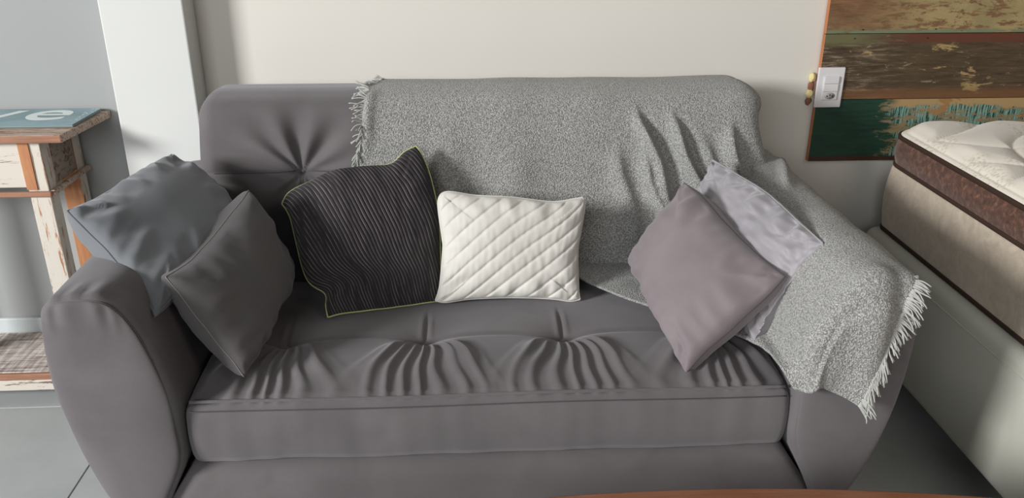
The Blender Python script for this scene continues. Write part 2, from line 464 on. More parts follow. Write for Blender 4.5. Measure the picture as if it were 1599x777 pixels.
# ---- seat cushion
STX = [-.412, -.105, .202, .508]; STY = -.795
SEAT = [(-.40, .45), (-.50, .452), (-.60, .462), (-.72, .474), (-.85, .482), (-.95, .480), (-1.0, .474), (-1.022, .466), (-1.034, .44), (-1.040, .40), (-1.036, .36), (-1.026, .334), (-1.0, .328), (-.8, .326), (-.5, .326), (-.40, .33)]
seatP = catmull(SEAT, 330, True)
def seat_h(x, y):
    d = -.004 * gauss(y - STY, .008) * 1.0
    d = d + 0
    for i, bx in enumerate(STX):
        dx = x - bx; dy = y - STY; r = np.hypot(dx, dy) + 1e-6
        d = d - .030 * np.exp(-r / .04)
        d = d - .005 * gauss(dx, .004) * sstep(dy, 0, .02) * sstep(-dy, -.16, -.06)      # crease behind each tuft
        d = d + .0025 * gauss(np.abs(dx) - .011, .006) * sstep(dy, 0, .03) * sstep(-dy, -.15, -.05)
        # fan of folds running from the tuft to the front seam
        t = np.clip(-dy / .205, 0.001, 1)                    # 0 at tuft, 1 at seam
        half = .018 + .135 * t ** .55
        u = dx / half
        amp = .0085 * sstep(t, .04, .28) * (1 - .12 * t) * np.exp(-(np.abs(u) / .95) ** 4)
        ph = 3.6 * np.sign(u) * np.abs(u) ** .85
        wob = .35 * np.sin(dx * 31 + i * 2.1) + .2 * np.sin(dy * 40 + i)
        f = .5 + .5 * np.cos(2 * math.pi * (ph + wob * .6))
        d = d + amp * (f ** 1.5 - .4)
        d = d + .010 * gauss(np.abs(u) - .8, .25) * sstep(t, .02, .3) * sstep(-t, -1.05, -.6)
    return d
def disp_seat(V):
    V = V.copy(); X, Y, Z = V[..., 0].copy(), V[..., 1].copy(), V[..., 2].copy()
    top = sstep(Z, .435, .462) * sstep(Y, -1.03, -1.012)
    h = seat_h(X, Y) + .004 * nza(X * 4, Y * 5)
    endf = sstep(.605 - np.abs(X - CX), .0, .05)
    V[..., 2] += top * h * endf
    V[..., 2] -= .012 * top * (1 - sstep(.605 - np.abs(X - CX), 0, .12))
    seam = gauss(Y + 1.017, .005) * (Z > .44)
    V[..., 2] -= .004 * seam
    fr = (1 - sstep(Y, -1.03, -1.01))
    V[..., 1] += fr * (.004 * nza(X * 5, Z * 9, 1, 3.3) + .0015 * nza(X * 24, Z * 5, 1, 1.0))
    V[..., 2] += (Z < .36) * .004 * nza(X * 7, Y * 0, 1, 5)
    return V
sc_ = sweep('seat_cushion', seatP, ends(CX - .60, CX + .603, .02, 480), .02, 'x', M['suede'], sofa, disp_seat)
tube('seat_piping', [(x, -1.0215, .4655 + .0015 * math.sin(x * 9)) for x in np.linspace(CX - .588, CX + .59, 90)], .0032, M['suede'], sc_)
tube('seam_stitching', [(x, -1.0355, .4515 + .0015 * math.sin(x * 9)) for x in np.linspace(CX - .588, CX + .59, 90)], .0011, M['thread'], sc_)
for bx in STX:
    z0 = .452
    mesh('tuft_button', *tube_arrays(np.array([[bx, STY, z0 - .004 + t] for t in np.linspace(0, .006, 7)]) + np.array([[0, 0, 0]]), .011, 10, 0, np.sin(np.linspace(.15, math.pi - .15, 7)) ** .6), M['suede'], sc_)

# ---- arms
ARM = [(.686, .10), (.722, .17), (.768, .267), (.800, .37), (.819, .476), (.825, .57), (.822, .645), (.812, .688), (.788, .708), (.745, .714), (.71, .712), (.683, .70), (.660, .675), (.640, .635), (.620, .57), (.606, .50), (.603, .43), (.604, .37), (.618, .32), (.648, .255), (.672, .19), (.686, .14)]
armP = catmull(ARM, 150, True)
def arm(sgn):
    P = armP.copy(); P[:, 0] = CX + sgn * P[:, 0]
    if sgn > 0: P = P[::-1]
    def disp(V):
        V = V.copy(); X, Y, Z = V[..., 0].copy(), V[..., 1].copy(), V[..., 2].copy()
        c = np.array([CX + sgn * .71, .45])
        a = np.arctan2(Z - c[1], X - c[0])
        fr = sstep(-Y, .96, 1.03)
        # gathered puckers at the top of the front panel
        k = .0035 * np.sin(a * 34 + 2 * np.sin(a * 7)) * gauss(Y + 1.03, .035) * sstep(Z, .45, .6)
        V[..., 2] += k
        V[..., 1] += .003 * nza(X * 9, Z * 5) * fr
        nn = .005 * nza(Y * 4, Z * 5, 1, sgn * 4.0)
        V[..., 0] += nn * np.sign(X - c[0])
        return V
    o = sweep('armrest', P, np.r_[ends(-1.055, -.20, .022, 70, 8)], .022, 'y', M['suede'], sofa, disp)
    # front panel: rows across the leaf-shaped outline, slightly bulged
    Q = inset_profile(P, .008)
    zmin, zmax = Q[:, 1].min() + .0008, Q[:, 1].max() - .0008
    R = []
    for t in np.linspace(0, math.pi, 64):
        z = (zmin + zmax) / 2 - (zmax - zmin) / 2 * math.cos(t)
        xs = []
        for k in range(len(Q)):
            a, b = Q[k], Q[(k + 1) % len(Q)]
            if (a[1] - z) * (b[1] - z) <= 0 and a[1] != b[1]: xs.append(a[0] + (b[0] - a[0]) * (z - a[1]) / (b[1] - a[1]))
        xa, xb = min(xs), max(xs); row = []
        for q in np.linspace(-1, 1, 40):
            q = math.sin(q * math.pi / 2); x = (xa + xb) / 2 + (xb - xa) / 2 * q
            bul = .012 * math.sqrt(max(0, 1 - q * q)) * math.sin(t) ** .6
            puck = .0022 * math.sin(x * 190 + 2.5 * math.sin(x * 40)) * math.exp(-((z - zmax + .012) / .035) ** 2) * (1 - q ** 6)
            row.append((x, -1.0535 - bul - puck + .003 * nz(x * 12, z * 7), z))
        R.append(row)
    R = np.array(R)
    mesh('arm_front_panel', R.reshape(-1, 3), grid_faces(64, 40), M['suede'], o)
    tube('arm_piping', [(x, -1.0505, z) for x, z in np.vstack([inset_profile(P, .009), inset_profile(P, .009)[:1]])], .0020, M['suede'], o, 6)
    return o
armL = arm(-1); armR = arm(1)

# ---- base
def base_skew(v):
    t = (.33 - v.z) / .27
    return (CX + (v.x - CX) * (1 + .10 * max(0, t)), v.y - .01 * t, v.z)
bp = []
nx, nzz = 60, 14
for iz in range(nzz):
    z = .322 - .27 * iz / (nzz - 1)
    half = .600 + .155 * min(iz / (nzz - 1), .5) + .03 * iz / (nzz - 1)
    for ix in range(nx):
        u = -1 + 2 * ix / (nx - 1)
        y = -1.034 - .010 * math.sin(math.pi * iz / (nzz - 1)) + .003 * nz(u * 4, z * 8)
        if iz == 0: y += .02
        if abs(u) > .97: y += .008
        bp.append((CX + u * half, y, z))
bpB = [(x, -.42, z) for x, y, z in bp]
F = grid_faces(nzz, nx); F += [[i + len(bp) for i in f[::-1]] for f in grid_faces(nzz, nx)]
k = len(bp)
for ix in range(nx - 1):
    F.append([ix, ix + 1, k + ix + 1, k + ix]); b = (nzz - 1) * nx
    F.append([b + ix, k + b + ix, k + b + ix + 1, b + ix + 1])
for iz in range(nzz - 1):
    for ix in (0, nx - 1):
        a = iz * nx + ix; F.append([a, a + nx, k + a + nx, k + a])
mesh('sofa_base', bp + bpB, F, M['suede'], sofa)
for sx in (-1, 1):
    for y in (-.95, -.2):
        x = CX + sx * .60
        mesh('sofa_leg', *tube_arrays([(x, y, 0), (x, y, .05), (x, y, .11)], .022, 12, 0, np.array([.8, .95, 1.1])), M['brown_tape'], sofa)

# ================= BLANKET =================
bl = empty('throw_blanket', (.35, -.3, .93), 'light grey boucle throw blanket with fringed ends draped over the sofa back and right arm', 'blanket')
# --- A: over the backrest
prof = backP
i0 = int(np.argmin(np.hypot(prof[:, 0] + .09, prof[:, 1] - .70)))
ordered = np.roll(prof, -i0, 0)
if ordered[8, 1] < ordered[0, 1]: ordered = np.roll(ordered[::-1], 1, 0)
stop = np.where((ordered[:, 0] < -.40) & (ordered[:, 1] < .47))[0][0]
path = ordered[:stop]
d_ = np.r_[0, np.cumsum(np.linalg.norm(np.diff(path, axis=0), axis=1))]
LB = d_[-1]
def back_path(s):
    y = np.interp(s, d_, path[:, 0]); z = np.interp(s, d_, path[:, 1])
    e = .004; ty = np.interp(s + e, d_, path[:, 0]) - np.interp(s - e, d_, path[:, 0]); tz = np.interp(s + e, d_, path[:, 1]) - np.interp(s - e, d_, path[:, 1])
    L = np.hypot(ty, tz) + 1e-9
    return y, z, -tz / L, ty / L       # normal (outwards: up / toward the room)
NS, NX = 210, 340
y_, z_, ny_, nz_ = back_path(np.linspace(0.001, LB - .001, NS))
if ny_[int(NS * .7)] > 0: ny_, nz_ = -ny_, -nz_
XE = CX + .703
FOLDS = [  # (x at z .88, x at z .65, width, amp, z start)
    (.425, .510, .020, .024, .885), (.500, .605, .019, .022, .875), (.652, .712, .021, .022, .85),
    (.400, .480, .015, .013, .80), (.360, .405, .022, .010, .80), (.555, .66, .02, .008, .83), (.10, .13, .06, .006, .8), (-.07, -.03, .05, .006, .85)]
rowsA = []
for i in range(NS):
    z = z_[i]; y = y_[i]; front = 1.0 if y < -.24 else 0.0
    fz = min(max((.93 - z) / .48, 0), 1) if front else 0
    xl = -.262 - .050 * fz + .012 * math.sin(z * 22) if front else -.225 + .1 * (y + .09)
    # little turned notch in the left edge
    xl += .018 * math.exp(-((z - .80) / .05) ** 2) * front
    L = np.linspace(xl, XE + .30, NX)
    rowsA.append(L)
XA = np.array(rowsA)
Zm = np.repeat(z_[:, None], NX, 1); Ym = np.repeat(y_[:, None], NX, 1)
fm = (Ym < -.26).astype(float) * sstep(-Ym, .26, .34)
off = .010 + .0035 * nza(XA * 6, Zm * 5) + .004 * fm * nza(XA * 11, Zm * 3, 1, 2)
for (xa, xb, wd, am, z0) in FOLDS:
    t = (.88 - Zm) / .23
    xc = xa + (xb - xa) * t + .006 * np.sin(Zm * 30 + xa * 40)
    q = (XA - xc)
    ww = wd * (.65 + .5 * np.clip(t, 0, 1.3))
    # asymmetrical ridge: gentle on the left, steep on the right
    rr = np.where(q < 0, gauss(q, ww * 1.15), gauss(q, ww * .62)) - .30 * gauss(q - ww * 1.6, ww * .8)
    off += 1.35 * am * rr * sstep(z0 - Zm, 0, .09) * fm
# lifted, curling left edge
off += .010 * gauss(XA - XA[:, :1] - .012, .016) * fm * (.6 + .6 * np.sin(Zm * 24))
off += .012 * sstep(.52 - Zm, 0, .1) * fm
PX = XA.copy(); PY = Ym + off * ny_[:, None]; PZ = Zm + off * nz_[:, None]
# right end: bend around the side of the backrest and fall down it
rb = .038
d = XA - (XE - rb)
ar = rb * math.pi / 2
th = np.clip(d / rb, 0, math.pi / 2)
cy = -.24; cz = .70
dirY, dirZ = -ny_[:, None] + 0 * XA, -nz_[:, None] + 0 * XA     # inward direction
bend = d > 0
inn = rb * (1 - np.cos(th)) + np.clip(d - ar, 0, None)
PXb = (XE - rb) + rb * np.sin(th) + (off + .010) * np.sin(th) + .006 * np.sin(th) * (1 + np.sin(Ym * 30 + Zm * 18)) + .02 * sstep(.86 - Zm, 0, .2) * np.sin(th)
PYb = Ym + off * ny_[:, None] * np.cos(th) + dirY * inn
PZb = Zm + off * nz_[:, None] * np.cos(th) + dirZ * inn
PX = np.where(bend, PXb, PX); PY = np.where(bend, PYb, PY); PZ = np.where(bend, PZb, PZ)
PY = np.where(bend & (inn > .10), np.minimum(PY, -.11 - 0 * PY) * (Ym < -.26) + PY * (Ym >= -.26), PY)
keep = int(NX * ((XE + .115 + .25) / (XE + .30 + .25)))
A = np.stack([PX, PY, PZ], -1)[:, :keep]
# --- B: over seat and right arm
u0 = armP.copy(); u0[:, 0] = CX + u0[:, 0]
# open polyline: seat -> inner slope -> top -> outer side
lo_i = int(np.argmin(np.hypot(u0[:, 0] - (CX + .609), u0[:, 1] - .50)))
hi_i = int(np.argmin(np.hypot(u0[:, 0] - (CX + .800), u0[:, 1] - .40)))
seq = []
k = hi_i
n_ = len(u0)
step_dir = 1
# armP runs outer-bottom -> up outer -> top -> inner -> bottom, so walk backwards from inner to outer
j = lo_i
while j != hi_i:
    seq.append(u0[j]); j = (j - 1) % n_
seq = np.array(seq)
seatline = np.array([[x, .476] for x in np.linspace(.20, .60, 30)])
seq = np.vstack([seatline, [[.625, .484]], seq[3:]])
# smooth the crease where seat meets arm
for _ in range(14): seq[1:-1] = .25 * seq[:-2] + .5 * seq[1:-1] + .25 * seq[2:]
sd = np.r_[0, np.cumsum(np.linalg.norm(np.diff(seq, axis=0), axis=1))]
xmono = np.maximum.accumulate(seq[:, 0] + np.arange(len(seq)) * 1e-6)
ytop = np.argmax(seq[:, 0])
def s_of(x, extra=0): return np.interp(x, xmono[:ytop + 1], sd[:ytop + 1]) + extra
T0 = 1.062; RB = .022
def Bmap(s, t, o):
    X = np.interp(s, sd, seq[:, 0]); Z = np.interp(s, sd, seq[:, 1])
    e = .012
    tx = np.interp(s + e, sd, seq[:, 0]) - np.interp(s - e, sd, seq[:, 0]); tz = np.interp(s + e, sd, seq[:, 1]) - np.interp(s - e, sd, seq[:, 1])
    L = np.hypot(tx, tz) + 1e-9; nx_, nzn = -tz / L, tx / L
    seatz = .476 + 0 * s
    on = sstep(CX + .60 - X, 0, .04)
    # t -> position along y, then round the arm front and hang down
    a = np.clip((t - (T0 - RB)) / RB, 0, math.pi / 2)
    y = np.where(t < T0 - RB, -t, -(T0 - RB) - RB * np.sin(a))
    over = np.clip(t - (T0 - RB) - RB * math.pi / 2, 0, None)
    drop = RB * (1 - np.cos(a)) + over
    X2 = X + o * nx_ * np.cos(a); Z2 = Z + o * nzn * np.cos(a) - drop; y2 = y - o * np.sin(a) - .010 * sstep(over, 0, .03)
    Z2 = Z2 + on * (sstep(t, .5, .95) * .020) * np.cos(a)
    return np.stack([X2, y2, Z2], -1)
# front (seat side) edge and back/outer edge in (x, extra_s, t)
Fpts = np.array([(.235, 0, .48), (.335, 0, .625), (.447, 0, .745), (.548, 0, .868), (.600, 0, .975), (.614, 0, 1.058), (.636, 0, 1.090), (.662, 0, 1.143), (.700, 0, 1.246), (.745, .0, 1.300)])
Gpts = np.array([(.32, 0, .40), (.55, 0, .37), (.70, 0, .27), (.79, 0, .21), (.846, .035, .24), (.846, .04, .45), (.846, .03, .68), (.846, .01, .86), (.840, 0, .98), (.824, 0, 1.05)])
def dom(P): return np.stack([s_of(P[:, 0]) + P[:, 1], P[:, 2]], 1)
NV, NU = 230, 170
Fd = catmull(dom(Fpts), NV); Gd = catmull(dom(Gpts), NV)
U = np.linspace(0, 1, NU)[None, :, None]
D = Fd[:, None, :] * (1 - U) + Gd[:, None, :] * U
Sg, Tg = D[..., 0], D[..., 1]
ofB = .010 + .006 * (nza(Sg * 5, Tg * 5, 1, 7) + .5) + .003 * nza(Sg * 16, Tg * 12, 1, 9)
# soft broad folds: one valley down the hanging corner, ridges along the arm back
sA = s_of(.745)
ofB += .016 * gauss(Sg - (sA + .01), .035) * sstep(Tg, .98, 1.12)
ofB -= .010 * gauss(Sg - (sA + .055), .02) * sstep(Tg, .98, 1.1)
ofB += .012 * gauss(Sg - (s_of(.655)), .05) * sstep(Tg, .75, 1.0)
ofB += .014 * gauss((Sg - s_of(.80)) + (Tg - .42) * .28, .014) * sstep(Tg, .22, .30) * sstep(-Tg, -.62, -.5)
ofB = np.maximum(ofB, .006)
B = Bmap(Sg, Tg, ofB)
def sheet(name, G, mat, parent, th=.005):
    n, m = G.shape[:2]
    dv = np.gradient(G, axis=0); du = np.gradient(G, axis=1); N = np.cross(dv, du); N /= np.linalg.norm(N, axis=-1, keepdims=True) + 1e-12
    Gb = G - N * th
    cand = Gb
    V = np.vstack([G.reshape(-1, 3), cand.reshape(-1, 3)]); k = n * m
    F = grid_faces(n, m); F += [[q + k for q in f[::-1]] for f in F[:]]
    for i in range(n - 1):
        for j in (0, m - 1):
            a = i * m + j; F.append([a, a + m, k + a + m, k + a])
    for j in range(m - 1):
        for i in (0, n - 1):
            a = i * m + j; F.append([a, a + 1, k + a + 1, k + a])
    return mesh(name, V, F, mat, parent)
sheet('blanket_cloth', A, M['boucle'], bl)
sheet('blanket_cloth', B, M['boucle'], bl)
# --- fringes: thin yarns, knotted in small bundles
def fringe(edge_pts, out_dirs, length, parent, n, clump=3, grav=.5):
    Vs = []; Fs = []; off_ = 0
    edge_pts = np.asarray(edge_pts)
    d = np.r_[0, np.cumsum(np.linalg.norm(np.diff(edge_pts, axis=0), axis=1))]
    cl = None
    for k in range(n):
        q = (k + random.uniform(-.3, .3)) / n * d[-1]
        p = np.array([np.interp(q, d, edge_pts[:, c]) for c in range(3)])
        o = np.array([np.interp(q, d, out_dirs[:, c]) for c in range(3)])
        if k % clump == 0 or cl is None:
            cl = (np.random.RandomState(k).normal(0, .30, 3), random.uniform(.75, 1.2))
        o = o + cl[0] * .8 + np.random.RandomState(1000 + k).normal(0, .12, 3); o /= np.linalg.norm(o)
        Ln = length * cl[1] * random.uniform(.85, 1.1)
        pts = []; cur = p - o * .006; dr = o.copy()
        rs = np.random.RandomState(5000 + k)
        for s in range(8):
            pts.append(cur.copy()); cur = cur + dr * Ln / 7
            dr = dr + np.array([0, 0, -grav / 7]) + rs.normal(0, .10, 3); dr /= np.linalg.norm(dr)
        V, F = tube_arrays(pts, .0017, 4, off_, np.linspace(1.1, .75, 8)); Vs.append(V); Fs += F; off_ += len(V)
    return tag(mesh('fringe', np.vstack(Vs), Fs, M['fringe'], parent), kind='stuff')
zA = A[:, 0, 2]; mA = (A[:, 0, 1] < -.13) & (zA > .60)
eA = A[:, 0][mA]
oA = np.array([(-1, -.45 - .2 * math.sin(z * 40), .25 if z > .88 else (.0 if z > .80 else -.8)) for x, y, z in eA]); oA /= np.linalg.norm(oA, axis=1)[:, None]
wA = np.ones(len(eA))
fringe(eA, oA * 1.0, .036, bl, 120, 4, .5)
eB = B[-1]
oB = np.array([(1.0 - .55 * t, -.35, -.30 - 1.2 * t) for t in np.linspace(1, 0, NU)]); oB /= np.linalg.norm(oB, axis=1)[:, None]
fringe(eB, oB, .042, bl, 120, 5, .9)

# ================= CUSHIONS =================
def pillow(name, corners, T1, T2, mat, label, group=None, N=70, pinch=.06, quilt=None, piping=None, wr=.006, seed=0, pr=.0022, bend=0, power=.5, corner_pull=None, ruffle=0, edge_wr=.005, edges=None, power2=.30):
    """corners: TL, TR, BR, BL in world; T1 front / T2 back half thickness"""
    c = [np.array(p, float) for p in corners]
    cen = sum(c) / 4
    n = np.cross(c[1] - c[0], c[3] - c[0]); n /= np.linalg.norm(n)
    if n @ (np.array([0, -2.45, 1.385]) - cen) < 0: n = -n
    g = np.sin(np.linspace(-math.pi / 2, math.pi / 2, N)) * .55 + np.linspace(-1, 1, N) * .45
    Uu, Vv = np.meshgrid(g, g)      # u right, v down
    def P(u, v):
        ed_ = edges or {}
        def curve(k, a, b, q, ax):
            mid = ed_.get(k)
            if mid is None:                      # default: slightly hollow seam
                sgn = a[1 - ax]; r = np.stack([q, q], -1); r[..., ax] = q; r[..., 1 - ax] = sgn * (1 - pinch * (1 - q ** 2)); return r
            pts = catmull(np.array([a] + list(mid) + [b], float), 200)
            L = pts[:, ax]; tt = np.linspace(-1, 1, 200)
            return np.stack([np.interp(q, tt, pts[:, 0]), np.interp(q, tt, pts[:, 1])], -1)
        Tp = curve('t', (-1, -1), (1, -1), u, 0); Bt = curve('b', (-1, 1), (1, 1), u, 0)
        Lf = curve('l', (-1, -1), (-1, 1), v, 1); Rt = curve('r', (1, -1), (1, 1), v, 1)
        ku = (u + 1) / 2; kv = (v + 1) / 2
        Q = (1 - kv)[..., None] * Tp + kv[..., None] * Bt + (1 - ku)[..., None] * Lf + ku[..., None] * Rt
        Q = Q - np.stack([u, v], -1)             # minus the bilinear term, the square itself
        u2, v2 = Q[..., 0], Q[..., 1]
        a = (1 - u2) / 2; b = (1 + u2) / 2; e = (1 - v2) / 2; f = (1 + v2) / 2
        return (a * e)[..., None] * c[0] + (b * e)[..., None] * c[1] + (b * f)[..., None] * c[2] + (a * f)[..., None] * c[3]
    W = np.linalg.norm(c[1] - c[0]); H = np.linalg.norm(c[3] - c[0])
    base = P(Uu, Vv)
    prof_ = (np.clip(1 - np.abs(Uu) ** 2.4, 0, 1) * np.clip(1 - np.abs(Vv) ** 2.4, 0, 1)) ** power
    e = np.maximum(np.abs(Uu), np.abs(Vv))
    xu, yv = Uu * W / 2, Vv * H / 2
    w1 = nza(xu * 7, yv * 7, 1, seed + .5)
    rim = sstep(e, .45, .8) * sstep(-e, -1.0, -.93)
    # folds that run in from the seams
    ang = np.where(np.abs(Uu) > np.abs(Vv), yv, xu)
    w2 = nza(ang * 32, e * 2.0, 1, seed + 3.3)
    f1 = prof_ * T1 + wr * w1 * prof_ + edge_wr * w2 * rim
    prof2 = prof_ ** (power2 / power)
    f2 = prof2 * T2 + wr * nza(xu * 7, yv * 7, 1, seed + 9) * prof_ - edge_wr * w2 * rim * .5
    # diagonal dimples at corners
    for su in (-1, 1):
        for sv in (-1, 1):
            q = (Uu * su + Vv * sv) / 2
            dd = (Uu * su - Vv * sv)
            f1 -= .003 * gauss(dd, .16) * gauss(q - .78, .12)
    if quilt: f1 += quilt(xu, yv) * sstep(-e, -1, -.93)
    if ruffle:
        f1 += ruffle * nza(xu * 26 + 3 * w1, yv * 60, 1, 8.8) * sstep(-e, -1, -.9)
    sway = bend * (1 - Uu ** 2)
    edge_w = np.where(e > .999, 1, 0)
    wav = (.004 * nza(xu * 18 + seed, yv * 18, 1, 4) + ruffle * .9 * nza(xu * 70 + seed, yv * 70, 1, 4))[..., None] * n * sstep(e, .7, 1)[..., None]
    front = base + n * (f1 + sway)[..., None] + wav
    back = base - n * (f2 - sway)[..., None] + wav
    V = np.vstack([front.reshape(-1, 3), back.reshape(-1, 3)])
    k = N * N; F = grid_faces(N, N)
    idx = np.arange(k).reshape(N, N)
    bmap = idx + k
    ring = np.zeros((N, N), bool); ring[0] = ring[-1] = True; ring[:, 0] = ring[:, -1] = True
    bmap = np.where(ring, idx, bmap)
    Fb = []
    for i in range(N - 1):
        for j in range(N - 1):
            Fb.append([bmap[i, j], bmap[i + 1, j], bmap[i + 1, j + 1], bmap[i, j + 1]])
    Fb = [[int(q) for q in f] for f in Fb]
    uv = np.vstack([np.stack([xu.ravel(), yv.ravel()], 1)] * 2)
    low = V[:, 2].min()
    root = empty(name, (float(cen[0]), float(cen[1]), float(low)), label, 'cushion', group)
    mesh('cushion_cover', V, F + Fb, mat, root, uv=uv)
    loop = np.concatenate([idx[0, :], idx[1:, -1], idx[-1, -2::-1], idx[-2:0:-1, 0]])
    E_ = V[loop]; E_ = np.vstack([E_, E_[:1]])
    if piping: tube('piping' if pr > .0018 else 'seam', E_ + n * (.0015), pr, piping, root, 6)
    return root
def quilt_lines(x, y):
    q = (x * .66 + y * .75) / .0325 + .25
    f = np.abs(q - np.round(q)) * 2      # 0 at the stitch line
    return -.0040 * np.exp(-(f / .15) ** 1.3) + .0012 * (1 - gauss(f, .5)) + .0012 * nza(x * 90, y * 30, 1, 2)
pillow('cushion', [(-.717, -.44, .793), (-.500, -.60, .66), (-.599, -.99, .642), (-.804, -.82, .792)], .050, .085, M['cush_blue'],
       'slate blue grey cushion lying on top of the sofa\'s left arm', seed=1, piping=M['cush_blue'], wr=.010, edge_wr=.013, power=.42,
       edges=dict(t=[(-.54, -1.08), (-.01, -1.1), (.51, -1.06)], b=[(-.74, 1.0), (-.23, .96), (.32, .94), (.68, .93)], l=[(-1.0, -.62), (-.98, -.06), (-.94, .56)]))
pillow('cushion', [(-.502, -.60, .755), (-.446, -.52, .53), (-.454, -.985, .499), (-.592, -.93, .694)], .074, .080, M['cush_grey'],
       'plain charcoal grey cushion tipped on its corner in front of the slate blue one', seed=4, piping=M['seam_light'], pr=.0011, wr=.012, edge_wr=.010, power=.42,
       edges=dict(b=[(-.7, 1.0), (-.13, 1.0), (.52, 1.0)], l=[(-.94, -.55), (-.90, -.09), (-.89, .54)]))
pillow('cushion', [(-.456, -.49, .681), (-.130, -.42, .801), (-.074, -.60, .463), (-.334, -.69, .473)], .052, .045, M['cord'],
       'dark ribbed corduroy cushion edged with lime green piping', seed=8, piping=M['lime'], pr=.0019, wr=.012, edge_wr=.008, bend=.005, N=90,
       edges=dict(t=[(-.86, -1.12), (-.58, -1.14), (-.21, -1.13), (.32, -.98), (.6, -.90), (.82, -.98)], r=[(1.08, -.81), (1.15, -.46), (1.17, -.01), (1.1, .46)], b=[(-.65, .98), (-.04, 1.0), (.54, 1.0)], l=[(-.97, -.67), (-1.08, .30), (-.90, .62), (-.96, .82)]))
pillow('cushion', [(-.070, -.525, .711), (.272, -.525, .697), (.261, -.62, .469), (-.088, -.62, .475)], .050, .040, M['quilt'],
       'small white quilted cushion with diagonal stitching', seed=11, piping=M['quilt'], pr=.0022, quilt=quilt_lines, N=150, wr=.004, edge_wr=.008, power=.40,
       edges=dict(t=[(-.88, -1.05), (-.5, -.99), (0, -.97), (.55, -.90), (.90, -.97)], r=[(1.03, -.80), (.98, -.3), (.95, .03), (.97, .75)], b=[(-.85, 1.03), (-.5, .97), (.06, .95), (.59, .98), (.85, 1.03)], l=[(-1.03, -.8), (-.95, -.2), (-.93, .05), (-.95, .71)]))
pillow('cushion', [(.503, -.59, .75), (.645, -.90, .65), (.432, -.985, .478), (.385, -.56, .545)], .074, .085, M['cush_taupe'],
       'plain mauve taupe cushion tipped on its corner before the right arm', seed=15, piping=M['thread'], pr=.0012, wr=.008, edge_wr=.016, power=.42,
       edges=dict(t=[(-.67, -1.04), (-.15, -.98), (.49, -.96)], r=[(1.02, -.55), (1.0, .07), (.97, .61)]))
pillow('cushion', [(.606, -.45, .762), (.718, -.89, .718), (.585, -.93, .518), (.502, -.49, .565)], .045, .080, M['cush_lilac'],
       'pale lilac grey satin cushion with puckered edge, tucked behind the mauve taupe one', seed=19, piping=M['cush_lilac'], wr=.006, ruffle=.008, edge_wr=.020, N=120,
       edges=dict(t=[(-.55, -1.06), (0, -1.12), (.5, -1.06), (.8, -1.02)]))

# ================= WOODEN WALL PANEL =================
PXL, PXR = 1.028, 2.55
board = empty('wood_wall_panel', (PXL, -.022, .62), 'large reclaimed wood panel of peeling painted planks hung on the wall above the bed', 'wall panel')
rows = [(.62, .808, 'green', 'dark green plank with teal and tan flaking paint'), (.8095, .999, 'brown', 'dark brown weathered plank with reddish strip'), (1.0005, 1.19, 'ochre', 'ochre and tan peeling plank'), (1.1915, 1.38, 'brown', None)]
for z0, z1, mk, lab in rows:
    o = bpy.data.objects.new('tmp', None); bpy.data.objects.remove(o)
    me_o = box('plank', (PXL, -.022, z0), (PXR, -.004, z1), [M[mk], M['raw_edge']], None, bev=.0012, seg=1, origin=(PXL, -.022, z0), midx=lambda n: 1 if n.x < -.5 else 0)
    me_o.parent = board; me_o.location = (0, 0, z0 - .62)
    if lab: me_o['label'] = lab
box('batten', (PXL + .1, -.004, .66), (PXL + .16, 0, 1.34), M['raw_edge'], board, bev=.0005, seg=1)
box('batten', (PXR - .2, -.004, .66), (PXR - .14, 0, 1.34), M['raw_edge'], board, bev=.0005, seg=1)
for x in (1.115, 1.33, 1.62):
    for z in (1.012, .987):
        mesh('nail', *tube_arrays([(x + .02 * (z > 1), -.0245, z), (x + .02 * (z > 1), -.0215, z)], .0017, 8), M['hole'], board)

# outlet plate
pl = empty('outlet_plate', (1.060, -.026, .787), 'white wall plate with two rocker switches and a round-pin socket at the panel\'s left edge', 'switch plate')
box('plate', (1.021, -.031, .788), (1.100, -.0225, .906), M['plastic'], pl, bev=.003, seg=3)
box('insert_frame', (1.0375, -.0335, .8105), (1.0845, -.0305, .8815), M['plastic'], pl, bev=.001)
box('rocker_switch', (1.039, -.037, .8595), (1.083, -.033, .8805), M['plastic'], pl, bev=.0015, skew=lambda v: (v.x, v.y - (.001 if v.z > .87 else 0), v.z))
box('rocker_switch', (1.039, -.037, .8365), (1.083, -.033, .8585), M['plastic'], pl, bev=.0015)
so = box('socket', (1.039, -.0355, .812), (1.083, -.033, .8355), M['plastic'], pl, bev=.001)
V, F = tube_arrays([(1.061, -.0362, .824), (1.061, -.0352, .824)], .0098, 24); V[:, 0] = 1.061 + (V[:, 0] - 1.061) * 1.55
mesh('socket_well', V, F, NT('socket_grey', .4).color(srgb(176, 172, 168)).m, so)
for dx, dz in ((-.008, 0), (0, .003), (.008, 0)):
    mesh('pin_hole', *tube_arrays([(1.061 + dx, -.0368, .8235 + dz), (1.061 + dx, -.0358, .8235 + dz)], .0021, 10), M['hole'], so)
def lump(name, c, r, mat, parent, seed):
    bm = bmesh.new(); bmesh.ops.create_icosphere(bm, subdivisions=3, radius=1)
    for v in bm.verts:
        k = 1 + .25 * noise.noise(v.co * 1.8 + Vector((seed, 0, 0)))
        v.co = Vector((c[0] + v.co.x * r[0] * k, c[1] + v.co.y * r[1] * k, c[2] + v.co.z * r[2] * k)) - wloc(parent)
    me = bpy.data.meshes.new(name); bm.to_mesh(me); bm.free(); me.materials.append(mat)
    me.polygons.foreach_set('use_smooth', [True] * len(me.polygons))
    o = bpy.data.objects.new(name, me); col.objects.link(o); o.parent = parent
lump('filler_blob', (1.013, -.008, .873), (.010, .008, .014), M['foam'], pl, 1)
lump('filler_blob', (1.011, -.008, .825), (.011, .008, .012), M['foam'], pl, 5)
